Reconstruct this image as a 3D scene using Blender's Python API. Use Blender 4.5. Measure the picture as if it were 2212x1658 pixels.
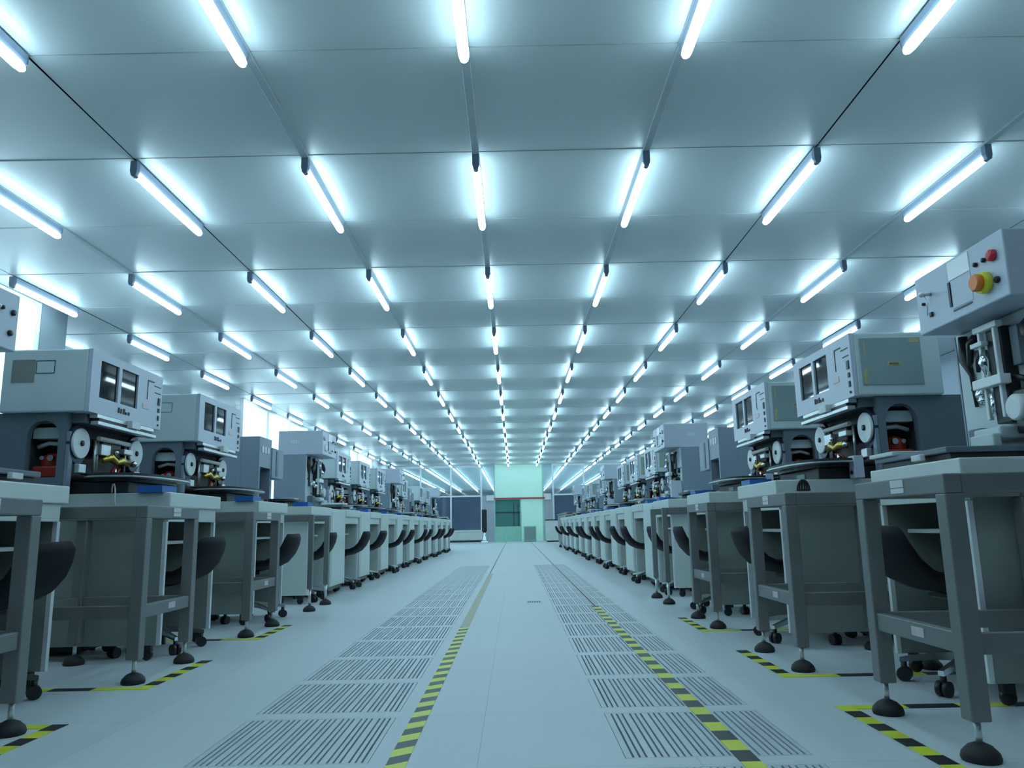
import bpy, bmesh, math, random
from mathutils import Vector, Matrix
random.seed(7)
C = bpy.context.scene.collection
SC = bpy.context.scene
for o in list(bpy.data.objects): bpy.data.objects.remove(o)
PI = math.pi

# ------------------------------------------------------------------ camera
CAM_H, PITCH, ROLL = 0.6334, 0.1823, 0.0197
cd = bpy.data.cameras.new('camera'); cam = bpy.data.objects.new('camera', cd); C.objects.link(cam)
cd.sensor_fit = 'HORIZONTAL'; cd.sensor_width = 36.0; cd.lens = 1663.2 / 2212 * 36.0
cd.clip_start = 0.02; cd.clip_end = 300
r0, u0, f0 = Vector((1, 0, 0)), Vector((0, -math.sin(PITCH), math.cos(PITCH))), Vector((0, math.cos(PITCH), math.sin(PITCH)))
rr = r0 * math.cos(ROLL) - u0 * math.sin(ROLL); uu = r0 * math.sin(ROLL) + u0 * math.cos(ROLL)
M3 = Matrix((rr, uu, -f0)).transposed()
cam.matrix_world = Matrix.Translation((0, 0, CAM_H)) @ M3.to_4x4()
SC.camera = cam

# ------------------------------------------------------------------ world, exposure
LAMP_S = 16.0                       # tube brightness
LAMP_COL = (0.635, 0.945, 1.08)
w = bpy.data.worlds.new('world'); SC.world = w; w.use_nodes = True
w.node_tree.nodes['Background'].inputs[0].default_value = (0.35, 0.6, 0.7, 1)
w.node_tree.nodes['Background'].inputs[1].default_value = 0.03
SC.view_settings.view_transform = 'Standard'; SC.view_settings.look = 'None'
SC.view_settings.gamma = 1.0; SC.view_settings.use_curve_mapping = False
SC.view_settings.exposure = 0.0

# ------------------------------------------------------------------ materials
def mat(name, col, rough=0.5, metal=0.0, emit=None, es=0.0, var=0.06, scale=6.0, coat=0.0, spec=0.5, rvar=0.08, trans=0.0):
    m = bpy.data.materials.new(name); m.use_nodes = True
    nt = m.node_tree; b = nt.nodes['Principled BSDF']
    b.inputs['Metallic'].default_value = metal
    b.inputs['Specular IOR Level'].default_value = spec
    b.inputs['Coat Weight'].default_value = coat
    b.inputs['Transmission Weight'].default_value = trans
    tc = nt.nodes.new('ShaderNodeTexCoord')
    n = nt.nodes.new('ShaderNodeTexNoise'); n.inputs['Scale'].default_value = scale; n.inputs['Detail'].default_value = 3
    nt.links.new(tc.outputs['Object'], n.inputs['Vector'])
    cr = nt.nodes.new('ShaderNodeValToRGB')
    lo = [max(0, c * (1 - var)) for c in col]; hi = [min(1, c * (1 + var)) for c in col]
    cr.color_ramp.elements[0].color = (*lo, 1); cr.color_ramp.elements[1].color = (*hi, 1)
    cr.color_ramp.elements[0].position = 0.3; cr.color_ramp.elements[1].position = 0.7
    nt.links.new(n.outputs['Fac'], cr.inputs['Fac']); nt.links.new(cr.outputs['Color'], b.inputs['Base Color'])
    mr = nt.nodes.new('ShaderNodeMapRange')
    mr.inputs['To Min'].default_value = max(0.02, rough - rvar); mr.inputs['To Max'].default_value = min(1, rough + rvar)
    nt.links.new(n.outputs['Fac'], mr.inputs['Value']); nt.links.new(mr.outputs['Result'], b.inputs['Roughness'])
    if emit:
        b.inputs['Emission Color'].default_value = (*emit, 1); b.inputs['Emission Strength'].default_value = es
    return m

def glass(name, tint, alpha):
    m = bpy.data.materials.new(name); m.use_nodes = True
    nt = m.node_tree; nt.nodes.remove(nt.nodes['Principled BSDF']); out = nt.nodes['Material Output']
    t = nt.nodes.new('ShaderNodeBsdfTransparent'); t.inputs[0].default_value = (*tint, 1)
    g = nt.nodes.new('ShaderNodeBsdfGlossy'); g.inputs['Roughness'].default_value = 0.03
    fr = nt.nodes.new('ShaderNodeFresnel'); fr.inputs['IOR'].default_value = 1.5
    mx = nt.nodes.new('ShaderNodeMixShader')
    d = nt.nodes.new('ShaderNodeBsdfDiffuse'); d.inputs[0].default_value = (*tint, 1)
    n = nt.nodes.new('ShaderNodeTexNoise'); n.inputs['Scale'].default_value = 1.5
    mp = nt.nodes.new('ShaderNodeMapRange'); mp.inputs['To Min'].default_value = alpha * .8; mp.inputs['To Max'].default_value = alpha * 1.2
    nt.links.new(n.outputs['Fac'], mp.inputs['Value'])
    m2 = nt.nodes.new('ShaderNodeMixShader')
    nt.links.new(mp.outputs['Result'], m2.inputs[0]); nt.links.new(t.outputs[0], m2.inputs[1]); nt.links.new(d.outputs[0], m2.inputs[2])
    nt.links.new(fr.outputs[0], mx.inputs[0]); nt.links.new(m2.outputs[0], mx.inputs[1]); nt.links.new(g.outputs[0], mx.inputs[2])
    nt.links.new(mx.outputs[0], out.inputs[0])
    return m

def floor_mat():
    m = mat('epoxy_floor', (0.60, 0.645, 0.68), 0.44, var=0.02, scale=0.8, rvar=.05)
    nt = m.node_tree; b = nt.nodes['Principled BSDF']
    tc = nt.nodes.new('ShaderNodeTexCoord'); mp = nt.nodes.new('ShaderNodeMapping')
    mp.inputs['Location'].default_value = (0.114, -2.20, 0)
    br = nt.nodes.new('ShaderNodeTexBrick'); br.offset = 0.0; br.squash = 1.0
    br.inputs['Scale'].default_value = 1.0; br.inputs['Brick Width'].default_value = 0.6; br.inputs['Row Height'].default_value = 0.6
    br.inputs['Mortar Size'].default_value = 0.0016; br.inputs['Mortar Smooth'].default_value = 0.2
    br.inputs['Color1'].default_value = (1, 1, 1, 1); br.inputs['Color2'].default_value = (0.97, 0.985, 0.985, 1); br.inputs['Mortar'].default_value = (0.72, 0.74, 0.75, 1)
    nt.links.new(tc.outputs['Object'], mp.inputs[0]); nt.links.new(mp.outputs[0], br.inputs['Vector'])
    mx = nt.nodes.new('ShaderNodeMix'); mx.data_type = 'RGBA'; mx.blend_type = 'MULTIPLY'; mx.inputs[0].default_value = 1
    src = b.inputs['Base Color'].links[0].from_socket
    nt.links.new(src, mx.inputs[6]); nt.links.new(br.outputs['Color'], mx.inputs[7]); nt.links.new(mx.outputs[2], b.inputs['Base Color'])
    return m

M = dict(
    floor=floor_mat(),
    ceil=mat('ceiling_panel', (0.56, 0.62, 0.63), 0.36, var=0.02, scale=0.5, spec=.5),
    gap=mat('ceiling_gap', (0.02, 0.025, 0.03), 0.8),
    runner=mat('ceiling_runner_metal', (0.46, 0.52, 0.55), 0.4),
    wall=mat('wall_panel', (0.50, 0.56, 0.62), 0.4, var=0.03, scale=1.0),
    wallg=mat('grey_pier', (0.20, 0.25, 0.28), 0.45, var=.03),
    desk_shaded=mat('shaded_white_laminate', (0.28, 0.32, 0.30), 0.42, var=.03),  # darkened desk laminate: shade on the near side panels put into the colour
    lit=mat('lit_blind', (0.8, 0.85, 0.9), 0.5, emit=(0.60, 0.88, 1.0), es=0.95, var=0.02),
    white=mat('white_laminate', (0.64, 0.71, 0.68), 0.38, var=0.03),
    edge=mat('pale_edge', (0.78, 0.82, 0.84), 0.3, var=.02),
    bright=mat('glossy_white_label', (0.92, 0.95, 0.96), 0.25, var=.01),
    cream=mat('cream_enamel', (0.57, 0.66, 0.68), 0.36, var=0.03, scale=3),
    lav=mat('pale_blue_enamel', (0.52, 0.57, 0.67), 0.34, var=0.02, scale=3),
    slate=mat('slate_enamel', (0.14, 0.18, 0.22), 0.42, var=0.04, scale=3),
    bluegrey=mat('blue_grey_enamel', (0.24, 0.29, 0.36), 0.42, var=0.03, scale=3),
    steel=mat('painted_steel', (0.20, 0.21, 0.215), 0.42, metal=.2, var=0.06),
    black=mat('black_plastic', (0.012, 0.014, 0.018), 0.32, var=.2),
    blackm=mat('black_rubber', (0.014, 0.015, 0.017), 0.6, var=.2),
    seat=mat('black_upholstery', (0.006, 0.007, 0.011), 0.6, var=.2, scale=40, spec=.2),
    navy=mat('navy_plastic', (0.02, 0.03, 0.07), 0.35, var=.1),
    dark=mat('dark_recess', (0.02, 0.024, 0.03), 0.45, var=.2),
    chrome=mat('chrome', (0.80, 0.84, 0.86), 0.14, metal=1.0, var=.04, rvar=.05),
    alu=mat('aluminium', (0.66, 0.70, 0.72), 0.34, metal=.8, var=.05),
    gold=mat('brass', (0.62, 0.46, 0.08), 0.25, metal=.9, var=.1),
    red=mat('red_plastic', (0.36, 0.03, 0.02), 0.28, var=.15),
    redb=mat('red_button', (0.62, 0.02, 0.05), 0.2, var=.05),
    orange=mat('orange_cap', (0.80, 0.22, 0.03), 0.3, var=.05),
    yellow=mat('yellow_collar', (0.78, 0.72, 0.04), 0.35, var=.05),
    disc=mat('pale_disc', (0.72, 0.77, 0.78), 0.3, var=.03),
    glassd=mat('dark_screen', (0.006, 0.008, 0.015), 0.03, var=.1, rvar=.01, spec=.35),
    panel=mat('grey_green_panel', (0.27, 0.36, 0.36), 0.22, var=.05, scale=2),
    taupe=mat('taupe_panel', (0.24, 0.25, 0.24), 0.4, var=.04),
    tan=mat('tan_label', (0.46, 0.40, 0.20), 0.5, var=.08, scale=20),
    label=mat('white_label', (0.72, 0.72, 0.74), 0.4, var=.05, scale=30),
    pink=mat('pink_label', (0.66, 0.54, 0.56), 0.4, var=.1, scale=40),
    ink=mat('dark_ink', (0.02, 0.025, 0.035), 0.5),
    lightink=mat('pale_ink', (0.8, 0.84, 0.86), 0.5),
    blue=mat('blue_bin_plastic', (0.02, 0.13, 0.45), 0.35, var=.08),
    tapey=mat('tape_yellow', (0.72, 0.76, 0.05), 0.4, var=.06, scale=12),
    tapek=mat('tape_black', (0.02, 0.024, 0.03), 0.4, var=.15),
    tapeb=mat('tape_beige', (0.42, 0.40, 0.28), 0.45, var=.06),
    line=mat('line_dark', (0.10, 0.07, 0.08), 0.5),
    grille=mat('grille_enamel', (0.54, 0.59, 0.64), 0.35, var=.03),
    pit=mat('grille_pit', (0.16, 0.20, 0.24), 0.6),
    housing=mat('lamp_housing_enamel', (0.30, 0.38, 0.50), 0.35, var=.04),
    cap=mat('lamp_cap', (0.14, 0.19, 0.27), 0.4, var=.1),
    tube=mat('lamp_tube', (0.9, 0.95, 1.0), 0.3, emit=LAMP_COL, es=LAMP_S, var=0.01),
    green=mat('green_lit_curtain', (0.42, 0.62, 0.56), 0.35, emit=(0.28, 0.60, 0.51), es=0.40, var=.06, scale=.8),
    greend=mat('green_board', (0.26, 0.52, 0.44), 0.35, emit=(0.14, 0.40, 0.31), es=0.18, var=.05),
    frame=mat('white_mullion', (0.76, 0.80, 0.83), 0.35, var=.02),
    greyp=mat('far_grey_panel', (0.40, 0.44, 0.48), 0.4, var=.03),
    brown=mat('brown_grey_cabinet', (0.26, 0.25, 0.24), 0.45, var=.05),
    tapered=mat('red_barrier', (0.55, 0.05, 0.07), 0.4, var=.05),
    bluegl=glass('blue_tinted_glass', (0.20, 0.27, 0.38), 0.5),
    clear=glass('clear_glass', (0.80, 0.88, 0.90), 0.05),
    darkgl=glass('grey_tinted_glass', (0.55, 0.66, 0.70), 0.10),
    greengl=glass('green_tinted_glass', (0.25, 0.55, 0.50), 0.35),
)

# ------------------------------------------------------------------ mesh builder
class MB:
    def __init__(s): s.bm = bmesh.new()
    def _add(s, verts, faces, mi=0, smooth=False):
        vs = [s.bm.verts.new(v) for v in verts]
        for f in faces:
            try:
                fc = s.bm.faces.new([vs[i] for i in f]); fc.material_index = mi; fc.smooth = smooth
            except ValueError: pass
        return vs
    def box(s, x0, x1, y0, y1, z0, z1, bev=0.0, mi=0, seg=2):
        vs = s._add([(x0, y0, z0), (x1, y0, z0), (x1, y1, z0), (x0, y1, z0), (x0, y0, z1), (x1, y0, z1), (x1, y1, z1), (x0, y1, z1)],
                    [(3, 2, 1, 0), (4, 5, 6, 7), (0, 1, 5, 4), (1, 2, 6, 5), (2, 3, 7, 6), (3, 0, 4, 7)], mi)
        if bev > 0:
            es = {e for v in vs for e in v.link_edges}
            r = bmesh.ops.bevel(s.bm, geom=list(es), offset=bev, segments=seg, affect='EDGES', profile=0.5)
            for f in r['faces']: f.material_index = mi
        return s
    def ring_loft(s, rings, caps=True, mi=0, smooth=True):
        n = len(rings[0]); vs = [s.bm.verts.new(p) for r in rings for p in r]
        for k in range(len(rings) - 1):
            for i in range(n):
                f = s.bm.faces.new([vs[k * n + i], vs[k * n + (i + 1) % n], vs[(k + 1) * n + (i + 1) % n], vs[(k + 1) * n + i]])
                f.smooth = smooth; f.material_index = mi
        if caps:
            for base, rev in ((0, True), ((len(rings) - 1) * n, False)):
                l = [vs[base + i] for i in range(n)]
                f = s.bm.faces.new(l[::-1] if rev else l); f.material_index = mi
        return s
    def cyl(s, p0, p1, ra, rb=None, n=14, mi=0):
        rb = ra if rb is None else rb
        return s.tube([p0, p1], [ra, rb], n, mi)
    def tube(s, pts, r, n=8, mi=0):
        pts = [Vector(p) for p in pts]; rs = r if isinstance(r, (list, tuple)) else [r] * len(pts)
        rings = []; up = None
        for i, p in enumerate(pts):
            d = (pts[min(i + 1, len(pts) - 1)] - pts[max(i - 1, 0)]).normalized()
            if up is None:
                up = Vector((0, 0, 1)) if abs(d.z) < .9 else Vector((1, 0, 0))
            a = d.cross(up).normalized(); b = a.cross(d).normalized(); up = b
            rings.append([p + (a * math.cos(2 * PI * k / n) + b * math.sin(2 * PI * k / n)) * rs[i] for k in range(n)])
        return s.ring_loft(rings, True, mi)
    def lathe(s, c, prof, n=16, axis='z', mi=0):
        rings = []
        for (r, h) in prof:
            ring = []
            for k in range(n):
                a = 2 * PI * k / n; u, v = r * math.cos(a), r * math.sin(a)
                p = {'z': (u, v, h), 'y': (u, h, v), 'x': (h, u, v)}[axis]
                ring.append((c[0] + p[0], c[1] + p[1], c[2] + p[2]))
            rings.append(ring)
        return s.ring_loft(rings, True, mi)
    def prism(s, outer, w0, w1, axis='x', holes=(), mi=0):
        P = {'x': lambda u, v, w: (w, u, v), 'y': lambda u, v, w: (u, w, v), 'z': lambda u, v, w: (u, v, w)}[axis]
        tb = bmesh.new(); loops = [outer] + list(holes); idx = []; n = 0; es = []
        for L in loops:
            vs = [tb.verts.new((u, v, 0)) for u, v in L]
            es += [tb.edges.new((vs[i], vs[(i + 1) % len(vs)])) for i in range(len(vs))]
            idx.append(list(range(n, n + len(L)))); n += len(L)
        tb.verts.index_update()
        bmesh.ops.triangle_fill(tb, edges=es, use_beauty=True)
        tris = [[v.index for v in f.verts] for f in tb.faces]; flat = [p for L in loops for p in L]; tb.free()
        a = [s.bm.verts.new(P(u, v, w0)) for u, v in flat]; b = [s.bm.verts.new(P(u, v, w1)) for u, v in flat]
        new = []
        for t in tris:
            new.append(s.bm.faces.new([a[i] for i in t])); new.append(s.bm.faces.new([b[i] for i in t[::-1]]))
        for L in idx:
            for i in range(len(L)):
                p, q = L[i], L[(i + 1) % len(L)]
                new.append(s.bm.faces.new([a[p], b[p], b[q], a[q]]))
        for f in new: f.material_index = mi
        bmesh.ops.recalc_face_normals(s.bm, faces=new)
        return s
    def ball(s, c, r, n=12, mi=0, sc=(1, 1, 1)):
        prof = [(max(1e-4, math.sin(PI * k / 8)) * r, -math.cos(PI * k / 8) * r) for k in range(9)]
        rings = []
        for (q, h) in prof:
            rings.append([(c[0] + q * math.cos(2 * PI * k / n) * sc[0], c[1] + q * math.sin(2 * PI * k / n) * sc[1], c[2] + h * sc[2]) for k in range(n)])
        return s.ring_loft(rings, True, mi)
    def build(s, name, m, parent=None, loc=None):
        me = bpy.data.meshes.new(name)
        s.bm.normal_update(); s.bm.to_mesh(me); s.bm.free()
        for x in (m if isinstance(m, (list, tuple)) else [m]): me.materials.append(x)
        o = bpy.data.objects.new(name, me); C.objects.link(o)
        if parent is not None: o.parent = parent
        if loc is not None: o.location = loc
        return o

def tag(o, label=None, cat=None, group=None, kind=None):
    if label: o['label'] = label
    if cat: o['category'] = cat
    if group: o['group'] = group
    if kind: o['kind'] = kind
    return o
def thing(name, label, cat, group=None, loc=(0, 0, 0), rz=0.0):
    o = bpy.data.objects.new(name, None); C.objects.link(o)
    o.empty_display_size = 0.1; o.location = loc; o.rotation_euler = (0, 0, rz)
    return tag(o, label, cat, group)
def dup(root):
    kids = {}
    for o in bpy.data.objects:
        if o.parent: kids.setdefault(o.parent.name, []).append(o)
    def cp(o, par):
        c = o.copy(); C.objects.link(c); c.parent = par
        for k in kids.get(o.name, []): cp(k, c)
        return c
    return cp(root, None)
class Proto:
    def __init__(s, fn): s.fn = fn; s.root = None; s.used = False
    def place(s, loc, rz, label, group=None):
        if s.root is None: s.root = s.fn(); o = s.root
        else: o = dup(s.root)
        o.location = loc; o.rotation_euler = (0, 0, rz); o['label'] = label
        if group: o['group'] = group
        return o
def struct(o): o['kind'] = 'structure'; return o
def text_mesh(name, txt, size, m, parent, loc, rot, extrude=0.0006):
    cu = bpy.data.curves.new(name, 'FONT'); cu.body = txt; cu.size = size; cu.extrude = extrude; cu.align_x = 'CENTER'; cu.align_y = 'CENTER'
    t = bpy.data.objects.new(name, cu); C.objects.link(t)
    bpy.context.view_layer.update()
    me = bpy.data.meshes.new_from_object(t.evaluated_get(bpy.context.evaluated_depsgraph_get()))
    bpy.data.objects.remove(t); me.materials.clear(); me.materials.append(m)
    o = bpy.data.objects.new(name, me); C.objects.link(o); o.parent = parent; o.location = loc; o.rotation_euler = rot
    return o
ORD = ['first', 'second', 'third', 'fourth', 'fifth', 'sixth', 'seventh', 'eighth', 'ninth', 'tenth', 'eleventh', 'twelfth',
       'thirteenth', 'fourteenth', 'fifteenth', 'sixteenth', 'seventeenth', 'eighteenth', 'nineteenth', 'twentieth']

# ------------------------------------------------------------------ setting
ZC = 3.214                                   # ceiling height
CX, CY, P = -0.2245, 3.816, 1.2              # ceiling grid: rows at CX + 1.2 i, joints at CY + 1.2 j
Y_END = 33.0                                 # far glazed partition
Y_BACK = 62.0                                # end of the hall beyond it
XL, XR = -5.30, CX + 6 * P                   # left partition, right wall
XO = CX - 7 * P                              # outer wall of the left bay
LL, LR, RL, RR = -0.9229, -0.4166, 0.2914, 0.8064
FY, GAP = 2.784, 0.083

mb = MB()
y0, y1 = -2.0, Y_BACK + .1
T = 0.07
mb.box(XO - .1, LL, y0, y1, -T, 0); mb.box(LR, RL, y0, y1, -T, 0); mb.box(RR, XR + .1, y0, y1, -T, 0)
NG = 18
for (a, b, k0) in ((LL, LR, -1), (RL, RR, -2)):
    ys = y0
    for k in range(k0, NG):
        ta = FY + .6 * (k) - .6 + GAP; tb = FY + .6 * k
        mb.box(a, b, ys, ta, -T, 0); ys = tb
    mb.box(a, b, ys, y1, -T, 0)
struct(mb.build('floor', M['floor']))

mb = MB()
mb.box(XO - .1, XR + .1, -2.0, Y_BACK + .1, ZC + .05, ZC + .10, mi=1)
rs = random.Random(3)
for i in range(-7, 6):
    for j in range(-5, 49):
        xa, xb = CX + P * i + .005, CX + P * (i + 1) - .005
        ya, yb = CY + P * j + .005, CY + P * (j + 1) - .005
        n = 4; sag = 0.004 + .005 * rs.random(); tilt = rs.uniform(-.002, .002); tz = rs.uniform(-.002, .002)
        vs = []
        for a in range(n + 1):
            for b in range(n + 1):
                u, v = a / n, b / n
                z = ZC + .006 - sag * 16 * u * (1 - u) * v * (1 - v) * .6 + tilt * (v - .5) * 2 + tz * (u - .5) * 2
                vs.append((xa + (xb - xa) * u, ya + (yb - ya) * v, z))
        fs = [(a * (n + 1) + b, a * (n + 1) + b + 1, (a + 1) * (n + 1) + b + 1, (a + 1) * (n + 1) + b) for a in range(n) for b in range(n)]
        mb._add(vs, fs, 0, True)
        # panel rim
        mb._add([(xa, ya, ZC + .004), (xb, ya, ZC + .004), (xb, ya, ZC + .05), (xa, ya, ZC + .05)], [(0, 1, 2, 3)], 0)
        mb._add([(xa, yb, ZC + .004), (xb, yb, ZC + .004), (xb, yb, ZC + .05), (xa, yb, ZC + .05)], [(3, 2, 1, 0)], 0)
ceil = struct(mb.build('ceiling', [M['ceil'], M['gap']]))
for i in (-5, -3, -1, 0, 1, 3, 5):
    mb = MB(); x = CX + P * i
    mb.box(x - .026, x + .026, -2.0, Y_BACK, ZC - .008, ZC + .012, .003, seg=1)
    mb.build('ceiling_runner', M['runner'], ceil)

# left partition: piers, lit blinds, grey glass bay
mb = MB()
def wall_x(mb, x, t, y0, y1, z0, z1): mb.box(x - t, x, y0, y1, z0, z1)
wall_x(mb, XL, .1, -2, 5.6, 0, ZC); wall_x(mb, XL, .1, 5.6, 8.4, 0, 0.9)
wall_x(mb, XL, .1, 8.4, 8.9, 0, ZC); wall_x(mb, XL, .1, 8.9, 15.0, 0, 0.9)
wall_x(mb, XL, .1, 15.0, 19.8, 0, 0.9); wall_x(mb, XL, .1, 19.8, 25.0, 0, ZC)
wall_x(mb, XL, .1, 25.0, 29.0, 0, .9); wall_x(mb, XL, .1, 29.0, Y_END, 0, ZC)
struct(mb.build('wall_left', M['wallg']))
wn = 0
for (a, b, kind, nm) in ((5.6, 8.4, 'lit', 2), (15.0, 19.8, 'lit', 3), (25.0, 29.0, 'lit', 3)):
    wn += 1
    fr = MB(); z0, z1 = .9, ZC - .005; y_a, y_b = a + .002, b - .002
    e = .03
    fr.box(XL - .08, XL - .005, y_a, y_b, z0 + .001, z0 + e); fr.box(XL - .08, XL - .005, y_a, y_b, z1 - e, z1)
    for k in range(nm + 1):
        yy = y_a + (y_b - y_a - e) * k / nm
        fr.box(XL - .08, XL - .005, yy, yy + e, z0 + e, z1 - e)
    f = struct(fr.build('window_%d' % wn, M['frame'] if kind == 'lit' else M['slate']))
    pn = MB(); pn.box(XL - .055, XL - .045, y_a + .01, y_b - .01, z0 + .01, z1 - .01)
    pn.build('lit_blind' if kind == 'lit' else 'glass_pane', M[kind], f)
mb = MB(); mb.box(XO - .1, XO, -2, Y_END, 0, ZC); struct(mb.build('wall_outer_left', M['wall']))
mb = MB(); mb.box(XR, XR + .1, -2, Y_BACK, 0, ZC)
struct(mb.build('wall_right', M['bluegrey']))
for k in range(12):
    mb = MB(); mb.box(XR - .012, XR, 3 + 2.4 * k, 3.05 + 2.4 * k, .1, ZC); struct(mb.build('trim_%d' % (k + 1), M['frame']))
mb = MB(); mb.box(XR - .02, XR, -2, Y_END, 0, .1); struct(mb.build('baseboard_right', M['slate']))
mb = MB(); mb.box(XL, XL + .02, -2, Y_END, 0, .1); struct(mb.build('baseboard_left', M['slate']))
mb = MB(); mb.box(XO - .1, XR + .1, Y_BACK, Y_BACK + .1, 0, ZC); struct(mb.build('wall_far', M['wall']))

# far glazed partition at Y_END, one framed bay either side of the green entrance
GX0, GX1 = -0.86, 1.24
def glazed(n, xa, xb, cols):
    fr = MB(); y = Y_END
    for z in (.44, 1.88, 3.12): fr.box(xa, xb, y - .04, y + .04, z, z + (.06 if z < 3 else ZC - 3.12))
    for k in range(cols + 1):
        x = xa + (xb - xa - .07) * k / cols
        fr.box(x, x + .07, y - .035, y + .035, 0.0, ZC)
    f = struct(fr.build('window_%d' % n, M['frame']))
    d = MB(); d.box(xa + .02, xb - .02, y - .025, y + .025, .08, .45); d.build('dado_panel', M['white'], f)
    d = MB(); d.box(xa, xb, y - .045, y + .045, .0, .08); d.build('kick_strip', M['black'], f)
    d = MB(); d.box(xa + .02, xb - .02, y - .006, y + .006, .48, 1.89); d.build('tinted_pane', M['bluegl'], f)
    d = MB(); d.box(xa + .02, xb - .02, y - .006, y + .006, 1.93, 3.13); d.build('clear_pane', M['clear'], f)
glazed(4, XL, -1.36, 3); glazed(5, 1.62, XR, 4)
mb = MB(); mb.box(-1.36, GX0, Y_END - .05, Y_END + .05, 0, 1.9); mb.box(1.24, 1.62, Y_END - .05, Y_END + .05, 0, 1.9)
struct(mb.build('wall_entrance_side', M['greyp']))
mb = MB(); mb.box(-1.36, GX0, Y_END - .006, Y_END + .006, 1.9, ZC); mb.box(1.24, 1.62, Y_END - .006, Y_END + .006, 1.9, ZC)
struct(mb.build('window_6', M['clear']))
# green entrance
mb = MB()
mb.box(GX0, GX0 + .05, Y_END - .06, Y_END + .06, 0, ZC); mb.box(GX1 - .05, GX1, Y_END - .06, Y_END + .06, 0, ZC)
mb.box(GX0 + .05, GX1 - .05, Y_END - .06, Y_END + .06, 1.74, 1.80); mb.box(.24, .29, Y_END - .06, Y_END + .06, 0, 1.74)
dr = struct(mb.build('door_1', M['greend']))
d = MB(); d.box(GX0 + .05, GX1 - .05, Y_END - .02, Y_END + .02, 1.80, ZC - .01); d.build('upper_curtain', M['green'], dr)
d = MB(); d.box(GX0 + .05, .24, Y_END - .01, Y_END + .01, .62, 1.74); d.build('glass_leaf', M['greengl'], dr)
d = MB()
for x in (-.05, .14): d.box(x, x + .03, Y_END - .03, Y_END + .03, .62, 1.60)
d.box(GX0 + .05, .24, Y_END - .03, Y_END + .03, 1.18, 1.22); d.build('leaf_bar', M['navy'], dr)
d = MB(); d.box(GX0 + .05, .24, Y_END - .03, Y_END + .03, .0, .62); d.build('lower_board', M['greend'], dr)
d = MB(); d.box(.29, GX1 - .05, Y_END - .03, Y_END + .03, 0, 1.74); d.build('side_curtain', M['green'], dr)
tag(MB().box(-.85, 1.30, Y_END - .12, Y_END - .06, 1.755, 1.815).build('barrier_beam', M['tapered']),
    'thin red beam across the green entrance at the far end', 'beam')
tag(MB().box(-1.18, -.86, Y_END - .10, Y_END - .051, 1.70, 1.93, .01).build('notice_board', M['label']),
    'small white notice left of the green entrance', 'sign')
tag(MB().box(1.26, 1.56, Y_END - .10, Y_END - .051, 1.70, 1.96, .01).build('notice_board', M['label']),
    'small white notice right of the green entrance', 'sign')
t = thing('low_cabinet', 'small green low cabinet in front of the green entrance', 'cabinet', loc=(.62, Y_END - .5, 0))
MB().box(-.26, .26, -.2, .2, .02, .62, .01).build('body', M['greend'], t)
MB().box(-.22, .22, -.212, -.2, .06, .58, .004).build('door', M['panel'], t)
MB().box(-.24, .24, -.18, .18, 0, .02).build('plinth', M['black'], t)
t = thing('pedestal_bin', 'slim black pedestal on a chrome base left of the green entrance', 'stand', loc=(-1.22, Y_END - 1.6, 0))
MB().lathe((0, 0, 0), [(.2, 0), (.2, .03), (.1, .08), (.06, .3), (.06, .42)], 16).build('base', M['chrome'], t)
MB().box(-.10, .10, -.07, .07, .42, 1.32, .04).build('body', M['black'], t)
t = thing('side_cabinet', 'brown-grey cabinet at the far end of the right row', 'cabinet', loc=(1.98, 26.0, 0))
MB().box(-.4, .5, -2.6, 2.6, .05, .98, .01).build('body', M['brown'], t)
MB().box(-.37, .47, -2.55, 2.55, 0, .05).build('plinth', M['black'], t)
MB().box(-.43, .53, -2.62, 2.62, .98, 1.02, .008).build('top', M['taupe'], t)
t = thing('side_cabinet', 'white low cabinet beyond the brown-grey cabinet at the far right', 'cabinet', loc=(1.62, 31.0, 0))
MB().box(-.4, .5, -.6, .6, .05, .82, .01).build('body', M['white'], t)
MB().box(-.42, .52, -.62, .62, .82, .86, .006).build('top', M['black'], t)
MB().box(-.37, .47, -.55, .55, 0, .05).build('plinth', M['black'], t)

# ------------------------------------------------------------------ ceiling lamps
def lamp():
    t = thing('ceiling_lamp', '', 'lamp', 'tube lamps under the cleanroom ceiling')
    z = ZC - .008; L = 1.19
    h = MB(); prof = [(-.024, z), (.024, z), (.020, z - .035), (.014, z - .062), (-.014, z - .062), (-.020, z - .035)]
    h.ring_loft([[(u, .02, v) for u, v in prof], [(u, L - .02, v) for u, v in prof]], smooth=False); h.build('housing', M['housing'], t)
    d = MB(); rings = []
    for y, s in ((.045, 1.0), (L - .07, 1.0), (L - .035, .85), (L - .015, .45)):
        rings.append([(.029 * s * math.cos(a), y, z - .082 + .029 * s * math.sin(a)) for a in [2 * PI * k / 10 for k in range(10)]])
    d.ring_loft(rings); d.build('tube', M['tube'], t)
    for ya, yb, nm in ((.0, .046, 'end_cap'),):
        c = MB(); cp = [(-.024, z), (.024, z), (.024, z - .075), (.016, z - .108), (0, z - .116), (-.016, z - .108), (-.024, z - .075)]
        c.ring_loft([[(u, ya, v) for u, v in cp], [(u, yb, v) for u, v in cp]], smooth=False); c.build(nm, M['cap'], t)
    c = MB(); cp = [(-.018, z), (.018, z), (.016, z - .05), (-.016, z - .05)]
    c.ring_loft([[(u, L - .021, v) for u, v in cp], [(u, L - .006, v) for u, v in cp]], smooth=False); c.build('end_cap', M['cap'], t)
    return t
LP = Proto(lamp)
ROWN = {0: 'the row over the aisle'}
for i in range(1, 7):
    ROWN[i] = 'the %s row right of the aisle row' % ORD[i - 1]; ROWN[-i] = 'the %s row left of the aisle row' % ORD[i - 1]
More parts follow.
